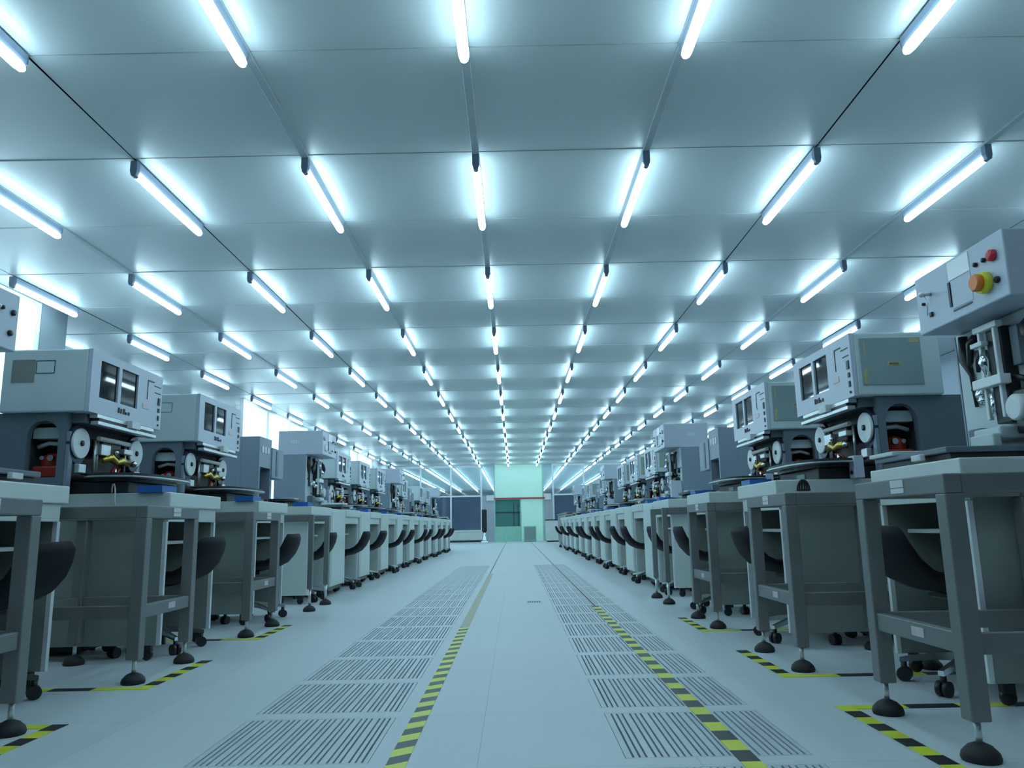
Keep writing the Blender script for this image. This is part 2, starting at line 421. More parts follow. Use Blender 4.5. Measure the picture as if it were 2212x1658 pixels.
for i in range(-6, 6):
    for k in range(-2, 13):
        if k < 0 and abs(i) > 2 + (k + 1): continue
        y = CY - P + .01 + 2 * P * k
        LP.place((CX + P * i, y, 0), 0, ('%s white tube lamp from the camera in %s' % (ORD[k], ROWN[i])) if k >= 0 else 'white tube lamp overhead %s the camera in %s' % ('above' if k == -1 else 'behind', ROWN[i]))
# continuous tubes in the hall beyond the glass
for i in range(-4, 6):
    t = thing('strip_light', 'strip light beyond the far glass in %s' % ROWN[i], 'lamp', 'strip lights beyond the far glass', (CX + P * i, Y_END + 1.0, 0))
    MB().box(-.03, .03, 0, 22, ZC - .05, ZC - .010).build('housing', M['housing'], t)
    MB().cyl((0, .1, ZC - .08), (0, 21.9, ZC - .08), .03, n=8).build('tube', M['tube'], t)

# ------------------------------------------------------------------ floor grilles, tapes
def grille():
    t = thing('floor_grille', '', 'floor grille', 'slotted grilles in the aisle floor')
    W = LR - LL - .004; Lg = .6 - GAP - .004
    f = MB(); e = .006
    f.box(-W / 2, -W / 2 + e, 0, Lg, -.05, 0); f.box(W / 2 - e, W / 2, 0, Lg, -.05, 0)
    f.box(-W / 2 + e, W / 2 - e, 0, e, -.05, 0); f.box(-W / 2 + e, W / 2 - e, Lg - e, Lg, -.05, 0)
    xs = -W / 2 + e; inner = W - 2 * e; g = inner / 8
    for a in range(8):
        xa = xs + g * a
        cuts = [xa + g * c for c in (.20, .49, .78)]; sl = .0062; prev = xa
        for c in cuts:
            f.box(prev, c, e, Lg - e, -.030, 0); prev = c + sl
        f.box(prev, xa + g, e, Lg - e, -.030, 0)
    f.build('slats', M['grille'], t)
    MB().box(-W / 2 + e, W / 2 - e, e, Lg - e, -.055, -.05).build('tray', M['pit'], t)
    return t
GP = Proto(grille)
for side, (a, b, k0) in (('left', (LL, LR, -1)), ('right', (RL, RR, -2))):
    for n, k in enumerate(range(k0, NG)):
        o = GP.place(((a + b) / 2, FY + .6 * k - .6 + GAP + .002, 0), 0,
                     'slotted floor grille %s of the aisle, %s from the camera' % (side, ORD[n]))
        if side == 'right': o.scale = ((RR - RL - .004) / (LR - LL - .004), 1, 1)

def strip(mb, ax, bx, ay, by, width, pitch, slant, z=.0016, mis=(0, 1)):
    # hazard tape from (ax,ay) to (bx,by): slanted blocks, alternating two materials
    A, B = Vector((ax, ay, 0)), Vector((bx, by, 0)); d = (B - A); L = d.length; d.normalize(); nrm = Vector((-d.y, d.x, 0))
    n = max(1, int(round(L / pitch))); st = L / n
    cl = lambda v: min(max(v, 0), L)
    for k in range(-1, n + 1):
        a0, a1 = k * st, (k + 1) * st
        q = [(cl(a0), 0), (cl(a1), 0), (cl(a1 + slant), width), (cl(a0 + slant), width)]
        if q[1][0] - q[0][0] < 1e-5 and q[2][0] - q[3][0] < 1e-5: continue
        pts = [A + d * s + nrm * (t - width / 2) for s, t in q]
        top = [(p.x, p.y, z) for p in pts]; bot = [(p.x, p.y, .0002) for p in pts]
        mb._add(bot + top, [(4, 5, 6, 7), (0, 1, 5, 4), (1, 2, 6, 5), (2, 3, 7, 6), (3, 0, 4, 7)], mis[k % 2])
TM = [M['tapey'], M['tapek']]
mb = MB(); strip(mb, -.336, -.336, 1.9, 5.15, .056, .076, -.040)
tag(mb.build('hazard_tape', TM), 'yellow and black striped floor tape along the left edge of the aisle', 'tape')
mb = MB(); mb._add([(-.364, 5.15, .0015), (-.308, 5.15, .0015), (-.352, 11.0, .0015), (-.366, 11.0, .0015)], [(0, 1, 2, 3)])
mb.box(-.364, -.308, 5.15, 10.8, .0002, .0014)
tag(mb.build('floor_tape', M['tapeb']), 'plain beige floor tape continuing the striped tape on the left', 'tape')
mb = MB(); mb.box(-.360, -.344, 10.81, Y_END - 1.0, .0002, .0014)
tag(mb.build('floor_line', M['line']), 'thin dark floor line left of the aisle running to the far end', 'line')
mb = MB(); strip(mb, .620, .620, 1.9, 6.3, .056, .104, 0)
tag(mb.build('hazard_tape', TM), 'yellow and black striped floor tape along the right edge of the aisle', 'tape')
mb = MB(); mb.box(.612, .628, 6.31, Y_END - 1.0, .0002, .0014)
tag(mb.build('floor_line', M['line']), 'thin dark red floor line right of the aisle running to the far end', 'line')
mb = MB(); mb.box(.09, .21, 6.66, 6.80, 0.0, .0015, mi=0)
for k in range(6): mb.box(.095 + .019 * k, .107 + .019 * k, 6.68, 6.78, .0015, .0025, mi=1)
tag(mb.build('floor_drain', [M['grille'], M['ink']]), 'small dark slotted drain plate in the middle of the aisle', 'drain')

# ------------------------------------------------------------------ stand frames
def stand(leg, rails):
    def fn():
        t = thing('steel_stand', '', 'stand', 'steel stands along the aisle')
        W, D, H = .57, .60, .755; h = leg / 2
        for sx in (-1, 1):
            for sy in (0, 1):
                cx, cy = sx * (W / 2 - h), (h if sy == 0 else D - h)
                MB().box(cx - h, cx + h, cy - h, cy + h, .10 if rails else .17, H - .055 if rails else H, .004).build('leg', M['steel'], t)
                f = MB(); f.cyl((cx, cy, .035), (cx, cy, .105 if rails else .175), .009 if rails else .011, n=10).build('foot_stem', M['alu'], t)
                fd = MB(); fd.lathe((cx, cy, 0), [(.047, 0), (.050, .008), (.046, .022), (.030, .038), (.012, .046)], 18)
                fd.build('foot_pad', M['blackm'], t)
        if rails:
            tr = MB()
            tr.box(-W / 2, W / 2, 0, .05, H - .055, H, .004); tr.box(-W / 2, W / 2, D - .05, D, H - .055, H, .004)
            tr.box(-W / 2, -W / 2 + .05, .05, D - .05, H - .055, H, .004); tr.box(W / 2 - .05, W / 2, .05, D - .05, H - .055, H, .004)
            tr.build('top_rail', M['steel'], t)
            z0, z1 = .268, .324
            for sy in (.008, D - .04):
                MB().box(-W / 2 + leg, W / 2 - leg, sy, sy + .03, z0, z1, .003).build('lower_rail', M['steel'], t)
            for sx in (-1, 1):
                xa = sx * (W / 2 - leg / 2); MB().box(xa - .015, xa + .015, leg, D - leg, z0, z1, .003).build('lower_rail', M['steel'], t)
            MB().box(-.02, .06, -.0025, .0005, .71, .725).box(-.02, .06, -.0025, .0005, .728, .75).build('label_plate', M['label'], t)
            MB().box(.0, .07, .0055, .0085, .285, .312).build('sticker', M['pink'], t)
        else:
            MB().box(-W / 2 + leg, W / 2 - leg, D - leg, D - leg + .03, H - .05, H, .003).build('top_rail', M['steel'], t)
            for sx in (-1, 1):
                xa = sx * (W / 2 - leg / 2); MB().box(xa - .012, xa + .012, leg, D - leg, H - .05, H, .003).build('top_rail', M['steel'], t)
        return t
    return fn
ST1 = Proto(stand(.054, True)); ST2 = Proto(stand(.040, False))

# ------------------------------------------------------------------ desks
def desk(side='white'):
    t = thing('knee_hole_desk', '', 'desk', 'white knee-hole desks along the aisle')
    MB().box(-.375, .375, 0, .95, .765, .842, .006).build('worktop', M['white'], t)
    MB().box(-.344, .344, .018, .040, .690, .765, .002).build('fascia', M['white'], t)
    for s in (-1, 1):
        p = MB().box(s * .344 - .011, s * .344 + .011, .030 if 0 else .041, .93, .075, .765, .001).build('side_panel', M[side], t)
        MB().box(s * .344 - .012, s * .344 + .012, .020, .040, .075, .690, .001).build('panel_edge', M['edge'], t)
        for y in (.09, .86):
            f = MB(); f.lathe((s * .33, y, .028), [(.001, -.014), (.024, -.014), (.028, -.006), (.028, .006), (.024, .014), (.001, .014)], 14, axis='x')
            f.box(s * .33 - .018, s * .33 + .018, y - .022, y + .022, .040, .075, .004); f.build('caster', M['black'], t)
    MB().box(-.333, .333, .915, .930, .075, .765).build('back_panel', M['white'], t)
    MB().box(-.333, .333, .12, .915, .572, .588).build('shelf', M['edge'], t)
    return t
DK = Proto(desk); DK_SHADED = Proto(lambda: desk('desk_shaded'))  # second desk has shade painted into its side panels

# ------------------------------------------------------------------ chairs (facing +y, back towards the aisle)
def chair():
    t = thing('swivel_chair', '', 'chair', 'black swivel chairs at the desks')
    prof = [(-.170, .605, .13, .016), (-.166, .575, .165, .022), (-.150, .525, .18, .026), (-.120, .468, .19, .028), (-.075, .420, .198, .030),
            (-.015, .392, .205, .030), (.06, .380, .21, .030), (.15, .376, .215, .030), (.25, .378, .21, .029), (.33, .382, .19, .026), (.365, .380, .16, .014)]
    rings = []
    for i, (y, z, wd, th) in enumerate(prof):
        a = prof[max(0, i - 1)]; b = prof[min(len(prof) - 1, i + 1)]
        d = Vector((0, b[0] - a[0], b[1] - a[1])).normalized(); nrm = Vector((0, -d.z, d.y))
        ring = []
        for k in range(20):
            an = 2 * PI * k / 20; cu = math.copysign(abs(math.cos(an)) ** .6, math.cos(an)); sv = math.copysign(abs(math.sin(an)) ** .8, math.sin(an))
            lift = .022 * cu * cu
            p = Vector((cu * wd, y, z)) + nrm * (sv * th + lift); ring.append(p)
        rings.append(ring)
    MB().ring_loft(rings).build('seat_shell', M['seat'], t)
    MB().box(-.10, .10, .06, .26, .325, .352, .006).build('seat_plate', M['black'], t)
    MB().cyl((0, .16, .13), (0, .16, .33), .020, n=14).cyl((0, .16, .12), (0, .16, .22), .028, n=14).build('gas_post', M['chrome'], t)
    MB().lathe((0, .16, .09), [(.03, 0), (.042, .01), (.042, .035), (.03, .045)], 16).build('hub', M['black'], t)
    for k in range(5):
        a = 2 * PI * k / 5 + .3; d = Vector((math.cos(a), math.sin(a), 0)); s = Vector((-d.y, d.x, 0)); c = Vector((0, .16, 0))
        r = []
        for q, hw, zt, zb in ((.030, .018, .130, .095), (.14, .015, .115, .090), (.262, .012, .090, .072)):
            b = c + d * q; r.append([tuple(b + s * u + Vector((0, 0, v))) for u, v in ((-hw, zb), (hw, zb), (hw * .8, zt), (-hw * .8, zt))])
        MB().ring_loft(r, smooth=False).build('base_arm', M['chrome'], t)
        e = c + d * .25
        f = MB()
        for off in (-.013, .013):
            pp = e + s * off
            f.tube([(pp - s * .009 + Vector((0, 0, .027))), (pp + s * .009 + Vector((0, 0, .027)))], .027, 14)
        f.cyl(tuple(e + Vector((0, 0, .03))), tuple(e + Vector((0, 0, .075))), .012, n=8)
        f.build('caster', M['black'], t)
    return t
CH = Proto(chair)

# ------------------------------------------------------------------ machines. local x = viewer's right, y = away from the aisle, z = height
def arch(u0, u1, v0, v1, n=8):
    r = (u1 - u0) / 2; c = (u0 + u1) / 2; k = min(r, (v1 - v0) * .5)
    pts = [(u0, v0), (u1, v0)]
    for i in range(n + 1):
        a = PI * i / n; pts.append((c + r * math.cos(a), v1 - k + k * math.sin(a)))
    return pts
ZT = .842
def bonder():
    t = thing('bonding_machine', '', 'machine', 'twin-windowed machines on the desks')
    z0, z1 = 1.265, 1.60; x0, x1 = -.41, .41
    # head box with two window openings in its front
    fx = lambda f: x0 + (x1 - x0) * f
    win = [(fx(.11), fx(.345)), (fx(.385), fx(.62))]; wz0, wz1 = z0 + .088, z0 + .29
    hd = MB(); hd.box(x0, x1, .022, .47, z0, z1, .008)
    hb = hd.build('head_box', M['cream'], t)
    fp = MB(); fp.prism([(x0, z0), (x1, z0), (x1, z1), (x0, z1)], 0, .0215, 'y', [[(a, wz0), (b, wz0), (b, wz1), (a, wz1)] for a, b in win])
    fp.build('front_panel', M['lav'], t)
    for a, b in win:
        w_ = MB(); w_.box(a + .001, b - .001, .010, .021, wz0 + .001, wz1 - .001, .0); w_.build('window', M['glassd'], hb)
    # floppy slot, badge, buttons on the front
    s = MB(); s.box(fx(.76), fx(.765), -.003, .0005, z1 - .17, z1 - .05); s.box(fx(.76), fx(.86), -.003, .0005, z1 - .056, z1 - .050)
    s.box(fx(.86), fx(.97), -.003, .0005, z1 - .075, z1 - .071); s.box(fx(.88), fx(.97), -.003, .0005, z1 - .115, z1 - .111); s.build('drive_slot', M['ink'], hb)
    MB().box(fx(.70), fx(.80), -.003, .0005, z0 + .105, z0 + .135).build('badge', M['pink'], hb)
    for a, b, c, d in ((.935, .965, .15, .195), (.94, .965, .105, .13), (.94, .962, .055, .085), (.945, .96, .02, .032)):
        MB().box(fx(a), fx(b), -.006, .0005, z0 + c, z0 + d, .001).build('button', M['black'], hb)
    bt = MB()
    for k, (wd, hh) in enumerate(((.016, .03), (.012, .026), (.02, .03), (.012, .014), (.016, .018))):
        bt.box(fx(.36) + k * .028, fx(.36) + k * .028 + wd, -.004, .0005, z0 + .035, z0 + .035 + hh, .001)
    bt.build('key_row', M['ink'], hb)
    # side inserts on the head box: right side large hatch, left side two squares
    MB().box(x1 - .0005, x1 + .004, .05, .37, z0 + .055, z1 - .03, .001).build('side_hatch', M['panel'], t)
    lp = MB(); lp.box(x1 + .004, x1 + .0052, .185, .255, z0 + .155, z0 + .175); lp.build('plate', M['tan'], t)
    text_mesh('plate_text', 'SPI2350', .015, M['ink'], t, (x1 + .0056, .22, z0 + .165), (PI / 2, 0, PI / 2))
    lp = MB(); lp.box(x1 + .004, x1 + .005, .31, .362, z1 - .058, z1 - .034); lp.box(x1 + .004, x1 + .005, .058, .078, z0 + .06, z0 + .14); lp.box(x1 + .004, x1 + .005, .068, .076, z1 - .12, z1 - .05)
    lp.build('tape_strip', M['tan'], t)
    MB().box(x0 - .003, x0 + .0005, .30, .42, z1 - .175, z1 - .055).build('side_sticker', M['taupe'], t)
    fr = MB(); a, b, c, d = .195, .295, z1 - .13, z1 - .06
    fr.prism([(a, c), (b, c), (b, d), (a, d)], x0 - .002, x0 + .0005, 'x', [[(a + .003, c + .003), (b - .003, c + .003), (b - .003, d - .003), (a + .003, d - .003)]]); fr.build('hatch_outline', M['ink'], t)
    # body: side walls with arched openings, back block, roof
    for sx in (-1, 1):
        xa = sx * .365; bw = MB()
        bw.prism([(.12, ZT), (.62, ZT), (.62, z0), (.12, z0)], xa - .02, xa + .02, 'x', [arch(.16, .325, ZT + .085, z0 - .04)])
        bw.build('side_wall', M['slate'], t)
        MB().box(xa - .019, xa + .019, .099, .1195, ZT, z0 - .10, .002).build('front_pillar', M['bluegrey'], t)
    MB().box(-.344, .344, .36, .62, ZT, z0 - .001).build('back_block', M['slate'], t)
    MB().box(-.344, .344, .052, .359, z0 - .05, z0 - .001).build('roof_plate', M['slate'], t)
    MB().box(-.344, .344, .143, .156, ZT + .08, z0 - .0505).build('shade_plate', M['dark'], t)  # dark sheet added to paint in the shade of the recess
    # inner mechanism: dark core, motor seen through the arches
    MB().box(-.20, .20, .20, .359, ZT + .08, z0 - .052, .004).build('core', M['dark'], t)
    for sx in (-1, 1):
        g = MB(); g.ball((sx * .275, .245, ZT + .17), .052, 12, sc=(1.1, 1.1, 1)); g.box(sx * .275 - .06, sx * .275 + .06, .17, .32, ZT + .085, ZT + .15, .012)
        g.tube([(sx * .27, .18, ZT + .15), (sx * .28, .185, ZT + .23), (sx * .27, .23, ZT + .30)], .014, 8); g.build('motor', M['red'], t)
        g = MB(); g.box(sx * .28 - .05, sx * .28 + .05, .165, .33, z0 - .13, z0 - .07, .004); g.tube([(sx * .29, .175, z0 - .16), (sx * .29, .26, z0 - .15), (sx * .29, .32, z0 - .17)], .012, 8)
        g.build('inner_guide', M['cream'], t)
        MB().cyl((sx * .325, .22, ZT + .19), (sx * .342, .22, ZT + .19), .016).build('end_cap', M['chrome'], t); MB().cyl((sx * .325, .265, ZT + .19), (sx * .342, .265, ZT + .19), .011).build('end_cap', M['chrome'], t)
    # trim bars under the head
    MB().box(-.32, .33, .0, .045, z0 - .022, z0 - .001, .002).box(-.33, .34, -.012, .03, z0 - .060, z0 - .040, .003).build('front_bar', M['alu'], t)
    MB().box(-.30, .30, .0, .05, z0 - .040, z0 - .022).build('bar_spacer', M['dark'], t)
    MB().box(.0, .10, -.03, .012, z0 - .039, z0 + .004, .003).build('name_block', M['label'], t)
    # discs
    for sx in (-1, 1):
        x = sx * .30
        MB().prism([(x + .085 * math.cos(a) * (1.0), 1.105 + .105 * math.sin(a)) for a in [2 * PI * k / 20 for k in range(20)]], .098, .1185, 'y').build('disc_backing', M['navy'], t)
        MB().lathe((x, .068, 1.11), [(.078, .014), (.081, .018), (.081, .026), (.078, .0299)], 28, axis='y').build('disc', M['disc'], t)
        MB().lathe((x, .068, 1.11), [(.008, .004), (.014, .006), (.016, .0138)], 14, axis='y').build('disc_hub', M['black'], t)
        MB().box(x - .035, x + .035, .068, .098, .95, 1.0, .006).build('disc_clamp', M['alu'], t)
    # bond head
    b = MB(); b.tube([(-.17, .065, 1.150), (.17, .065, 1.150)], .013, 10); b.build('light_bar', M['label'], t)
    b = MB()
    b.bm.free()
    for x in (-.165, -.14, .165): MB().cyl((x, .085, .955), (x, .085, 1.14), .008, n=10).build('guide_post', M['alu'], t)
    MB().box(-.16, -.06, .05, .09, 1.06, 1.12, .004).build('bracket', M['alu'], t); MB().box(.07, .17, .04, .08, 1.085, 1.115, .004).build('bracket', M['alu'], t)
    b = MB(); b.tube([(-.13, .06, 1.03), (-.06, .05, 1.055), (.0, .045, 1.03), (.06, .05, 1.045), (.14, .05, 1.035)], [.014, .022, .016, .022, .020], 10); b.build('microscope', M['gold'], t)
    MB().tube([(-.02, .07, .95), (-.01, .05, 1.00), (.015, .07, .95)], .008, 8).build('red_lead', M['red'], t)
    MB().tube([(.03, .07, .95), (.045, .05, .995), (.07, .08, .95)], .008, 8).build('red_lead', M['red'], t)
    MB().box(-.235, .235, .05, .113, ZT + .105, .955, .003).build('bond_base', M['dark'], t); MB().box(-.10, .10, .075, .113, 1.06, 1.17, .01).build('bond_head', M['dark'], t)
    MB().ball((.17, .03, 1.035), .018).build('bright_cap', M['chrome'], t); MB().ball((-.02, .04, 1.085), .014).build('bright_cap', M['chrome'], t)
    MB().cyl((.01, .06, .955), (.01, .06, 1.0), .012).build('bright_post', M['chrome'], t)
    # stage below: two shallow plates and a dark plinth
    st = []
    def oval(a, b, c, n=32): return [(a * math.copysign(abs(math.cos(2 * PI * k / n)) ** .7, math.cos(2 * PI * k / n)), c + b * math.copysign(abs(math.sin(2 * PI * k / n)) ** .7, math.sin(2 * PI * k / n))) for k in range(n)]
    MB().prism(oval(.40, .19, -.10), .925, .932, 'z').build('stage_rim', M['alu'], t)
    MB().prism(oval(.385, .18, -.10), .9321, .946, 'z').build('stage_plate', M['dark'], t)
    MB().prism(oval(.34, .15, -.07), .905, .9249, 'z').build('stage_underside', M['black'], t)
    MB().box(-.30, .30, -.18, .12, ZT, .905, .006).build('plinth', M['dark'], t)
    MB().box(-.01, .11, -.184, -.1795, ZT + .014, ZT + .040).build('plinth_label', M['panel'], t)
    g = MB(); g.box(.325, .395, -.03, .02, ZT, ZT + .115, .004).build('guard_plate', M['lav'], t)
    MB().cyl((.36, -.036, ZT + .03), (.36, -.0301, ZT + .03), .012).build('guard_knob', M['black'], t)
    # rear base
    return t
BA = Proto(bonder)

def sorter(left=False, emo=False):
    q = -1 if left else 1
    t = thing('control_machine', '', 'machine', 'tall machines with an overhanging control box')
    zb, zt = 1.44, 1.70; hw = .32
    MB().box(-hw, hw, 0, .48, zb, zt, .006).build('control_box', M['lav'], t)
    MB().box(-.345, .345, .17, .50, ZT, zb - .001, .004).build('cabinet', M['cream'], t)
    for s in (-1, 1): MB().box(s * .346 - (.012 if s < 0 else 0), s * .346 + (.012 if s > 0 else 0), .168, .502, ZT, zb - .002, .002).build('side_cover', M['bluegrey'], t)
    text_mesh('cover_text', '4281', .05, M['lightink'], t, (-.3325, .30, zt - .12), (PI / 2, 0, -PI / 2)).location.x = -hw - .0008
    text_mesh('cover_text', '4281', .05, M['lightink'], t, (hw + .0008, .30, zt - .12), (PI / 2, 0, PI / 2))
    # panel fittings (viewer's left to right)
    MB().box(-.05, .10, -.003, .0005, zb + .17, zt - .012).build('bright_label', M['bright'], t)
    MB().box(-.06, -.045, -.006, .0005, zb + .06, zb + .165, .001).box(-.04, .09, -.004, .0005, zb + .036, zb + .042).build('handle_slot', M['navy'], t)
    MB().box(-.04, .10, -.002, .0005, zb + .048, zb + .165).build('paper_slot_cover', M['lav'], t)
    MB().lathe((.255 * q, 0, zt - .085), [(.018, .0005), (.024, -.004), (.022, -.018), (.010, -.022)], 18, axis='y').build('red_button' if emo else 'white_button', M['redb' if emo else 'label'], t)
    for x, z, r in ((.20, zt - .085, .010), (.145, zt - .085, .010), (.265, zb + .075, .014), (-.255 if not left else .275, zb + .13 if not left else zb + .17, .007 if not left else .014)):
        MB().lathe((x, 0, z), [(r * .8, .0005), (r, -.003), (r * .9, -.012), (r * .4, -.014)], 14, axis='y').build('knob', M['black'], t)
    if emo:
        e = MB(); e.lathe((.195 * q, 0, zb + .085), [(.040, .0005), (.043, -.006), (.041, -.030)], 24, axis='y'); e.build('stop_collar', M['yellow'], t)
        MB().lathe((.195 * q, 0, zb + .085), [(.030, -.030), (.034, -.036), (.034, -.050), (.028, -.056)], 24, axis='y').build('stop_button', M['orange'], t)
    else: MB().lathe((.17 * q, 0, zb + .085), [(.045, .0005), (.047, -.004), (.040, -.010)], 24, axis='y').build('dial_plate', M['disc'], t)
    xk = -.20 if not left else .12
    k = MB(); k.cyl((xk, .0005, zb + .16), (xk, -.035, zb + .16), .008); k.build('key_stem', M['alu'], t); MB().ball((xk, -.04, zb + .16), .014).build('key_head', M['alu'], t)
    MB().tube([(xk, -.03, zb + .155), (xk + .02, -.03, zb + .11), (xk, -.025, zb + .065)], .0025, 6).build('key_wire', M['alu'], t)
    MB().box(xk - .015, xk + .005, -.01, .0005, zb + .06, zb + .08, .003).build('lock', M['black'], t)
    # front mechanism
    f = .17
    m = MB()
    for x in (-.06, .04): m.box(x - .008, x + .008, f - .075, f - .055, 1.02, 1.40, .003)
    m.box(-.09, .07, f - .08, f - .05, 1.385, 1.41, .004); m.box(-.11, .08, f - .095, f - .05, 1.15, 1.19, .004); m.box(-.10, -.02, f - .09, f - .06, 1.325, 1.345, .003)
    m.build('guide_rail', M['edge'], t)
    MB().box(-.04, .055, f - .055, f, 1.00, 1.39, .004).build('rail_housing', M['dark'], t); MB().box(.07, .12, f - .03, f, 1.22, 1.38, .004).build('rail_cover', M['slate'], t)
    MB().tube([(-.02, f - .08, 1.30), (.0, f - .10, 1.25), (-.01, f - .08, 1.19)], [.012, .022, .010], 10).build('head_tool', M['chrome'], t)
    for c, r_ in (((-.15, f - .03, 1.14), .030), ((-.115, f - .05, 1.11), .022), ((-.18, f - .02, 1.125), .018)): MB().ball(c, r_).build('knuckle', M['chrome'], t)
    MB().cyl((0, f - .085, 1.03), (0, f - .085, 1.12), .010).build('plunger', M['chrome'], t)
    for pts, r_ in (([(-.13, f - .03, 1.40), (-.16, f - .05, 1.36), (-.19, f - .04, 1.29), (-.20, f - .045, 1.27)], [.020, .018, .014, .010]),
                    ([(-.27, f - .012, 1.42), (-.275, f - .012, 1.32), (-.24, f - .012, 1.24), (-.23, f - .012, 1.10)], [.020, .026, .010, .008]),
                    ([(-.12, f - .03, 1.32), (-.16, f - .03, 1.24)], [.030, .008]), ([(.02, f - .04, 1.20), (.17, f - .02, 1.14)], [.012, .012])):
        MB().tube(pts, r_, 8).build('arm', M['black'], t)
    m = MB(); m.box(.07, .23, f - .05, f, .95, 1.12, .006); m.build('motor_plate', M['black'], t)
    MB().lathe((.135, 0, 1.045), [(.045, f - .05), (.052, f - .058), (.052, f - .09), (.044, f - .098)], 24, axis='y').build('dial', M['disc'], t)
    MB().box(-.12, .06, f - .11, f - .001, .935, .985, .01).build('feed_housing', M['cream'], t); MB().box(-.09, .065, f - .145, f - .111, .905, .955, .006).build('feed_cover', M['cream'], t)
    m = MB(); m.box(-.24, -.15, f - .06, f - .003, .885, 1.0, .006); m.build('vent_block', M['slate'], t)
    m = MB(); m.box(.24, .33, f - .12, f - .003, .90, 1.08, .006); m.build('side_block', M['lav'], t)
    m = MB(); m.box(.27, .285, f - .123, f - .1195, 1.02, 1.045, .001); m.build('block_switch', M['black'], t)
    MB().tube([(.21, f - .02, 1.40), (.20, f - .05, 1.35), (.22, f - .06, 1.31), (.25, f - .05, 1.27)], [.012, .024, .020, .008], 10).build('side_tool', M['black'], t); MB().tube([(.25, f - .012, 1.22), (.23, f - .012, 1.17)], .014, 8).build('side_tool', M['black'], t)
    for x, z in ((-.10, 1.03), (.22, 1.14), (-.26, 1.18), (.30, 1.22)): MB().cyl((x, f + .002, z), (x, f - .006, z), .008).build('bolt', M['black'], t)
    # tray
    MB().box(-.37, .20, -.24, .10, ZT + .030, ZT + .052, .004).build('tray_plate', M['slate'], t)
    MB().box(-.34, .19, -.22, .10, ZT, ZT + .030, .003).build('tray_base', M['dark'], t)
    MB().box(-.395, -.18, -.255, -.02, ZT + .0521, ZT + .070, .004).build('tray_end', M['white'], t)
    MB().box(-.02, .05, -.262, -.24, ZT + .012, ZT + .036, .003).build('tray_latch', M['label'], t)
    return t
SO = Proto(sorter); SOL = Proto(lambda: sorter(True)); SOE = Proto(lambda: sorter(False, True))

def cabinet(q=1):
    # near tower with a wide dark mouth, lower overhanging box beside it (q = -1 mirrors)
    t = thing('dark_mouth_machine', '', 'machine', 'grey box machines with a dark mouth')
    def bx(x0, x1, *r, **k): return MB().box(min(q * x0, q * x1), max(q * x0, q * x1), *r, **k)
    a, b = -.36, -.02
    m = MB(); zt = 1.47
    m.prism([(q * a, ZT), (q * b, ZT), (q * b, zt), (q * a, zt)], .06, .22, 'y', [[(q * (a + .03), ZT + .07), (q * (b - .02), ZT + .07), (q * (b - .02), 1.20), (q * (a + .03), 1.20)]])
    m.build('tower_front', M['bluegrey'], t)
    bx(a, b, .2205, .62, ZT, zt, .003).build('tower', M['bluegrey'], t)
    bx(a + .031, b - .021, .205, .22, ZT + .071, 1.199).build('dark_mouth', M['dark'], t)
    for x in (a + .06, a + .14, a + .22): bx(x, x + .05, .0545, .0605, 1.33, 1.39, .001).build('indicator', M['label'], t)
    bx(-.018, .34, .05, .60, 1.12, 1.40, .005).build('overhang_box', M['bluegrey'], t)
    bx(.10, .16, .0445, .0505, 1.14, 1.38).build('box_seam', M['slate'], t)
    bx(-.018, .335, .16, .58, ZT, 1.119, .003).build('lower_body', M['slate'], t)
    bx(.20, .26, .152, .1605, ZT + .03, ZT + .25).build('slot', M['black'], t)
    bx(.215, .235, .146, .1515, ZT + .05, ZT + .17).build('slot_light', M['label'], t)
    m = MB(); m.prism([(.37 * math.copysign(abs(math.cos(c)) ** .7, math.cos(c)), -.08 + .135 * math.copysign(abs(math.sin(c)) ** .7, math.sin(c))) for c in [2 * PI * k / 32 for k in range(32)]], ZT + .05, ZT + .07, 'z'); m.build('stage_plate', M['black'], t)
    MB().box(-.28, .28, -.16, .04, ZT, ZT + .05, .005).build('plinth', M['dark'], t)
    bx(-.1, .05, -.19, -.05, ZT + .0701, ZT + .085, .003).build('paper_tray', M['cream'], t)
    return t
CB = Proto(cabinet); CBR = Proto(lambda: cabinet(-1))

def bin_():
    t = thing('parts_bin', '', 'bin', 'blue shallow bins on the desks')
    m = MB(); a, b, h, w_ = .085, .065, .035, .004
    m.box(-a, a, -b, b, 0, .004); m.box(-a, a, -b, -b + w_, .004, h); m.box(-a, a, b - w_, b, .004, h); m.box(-a, -a + w_, -b + w_, b - w_, .004, h); m.box(a - w_, a, -b + w_, b - w_, .004, h)
    m.build('tray', M['blue'], t)
    m = MB(); m.box(-.06, .06, -.04, .04, .0042, .022, .003); m.build('insert', M['navy'], t)
    return t
BN = Proto(bin_)
def ctrl():
    t = thing('controller_box', '', 'box', 'black controller boxes under the desks')
    MB().box(-.12, .12, -.16, .16, .015, .36, .006).build('case', M['black'], t)
    MB().box(-.09, .09, -.164, -.1595, .26, .30).build('label', M['panel'], t)
    for x in (-.09, .09):
        for y in (-.12, .12): MB().cyl((x, y, 0), (x, y, .016), .014, n=10).build('foot', M['blackm'], t)
    return t
CT = Proto(ctrl)
def side_cab():
    t = thing('side_cabinet', '', 'cabinet', 'white side cabinets between the far desks')
    MB().box(-.32, .32, .004, .62, .09, .835, .005).build('body', M['white'], t)
    MB().box(-.29, .29, -.001, .0039, .12, .80, .001).build('door', M['white'], t)
    MB().box(-.30, .30, .03, .60, .05, .09).build('base', M['black'], t)
    for x in (-.25, .25):
        for y in (.08, .55): MB().lathe((x, y, .026), [(.001, -.014), (.022, -.014), (.026, 0), (.022, .014), (.001, .014)], 12, axis='x').build('caster', M['black'], t)
    return t
SCAB = Proto(side_cab)

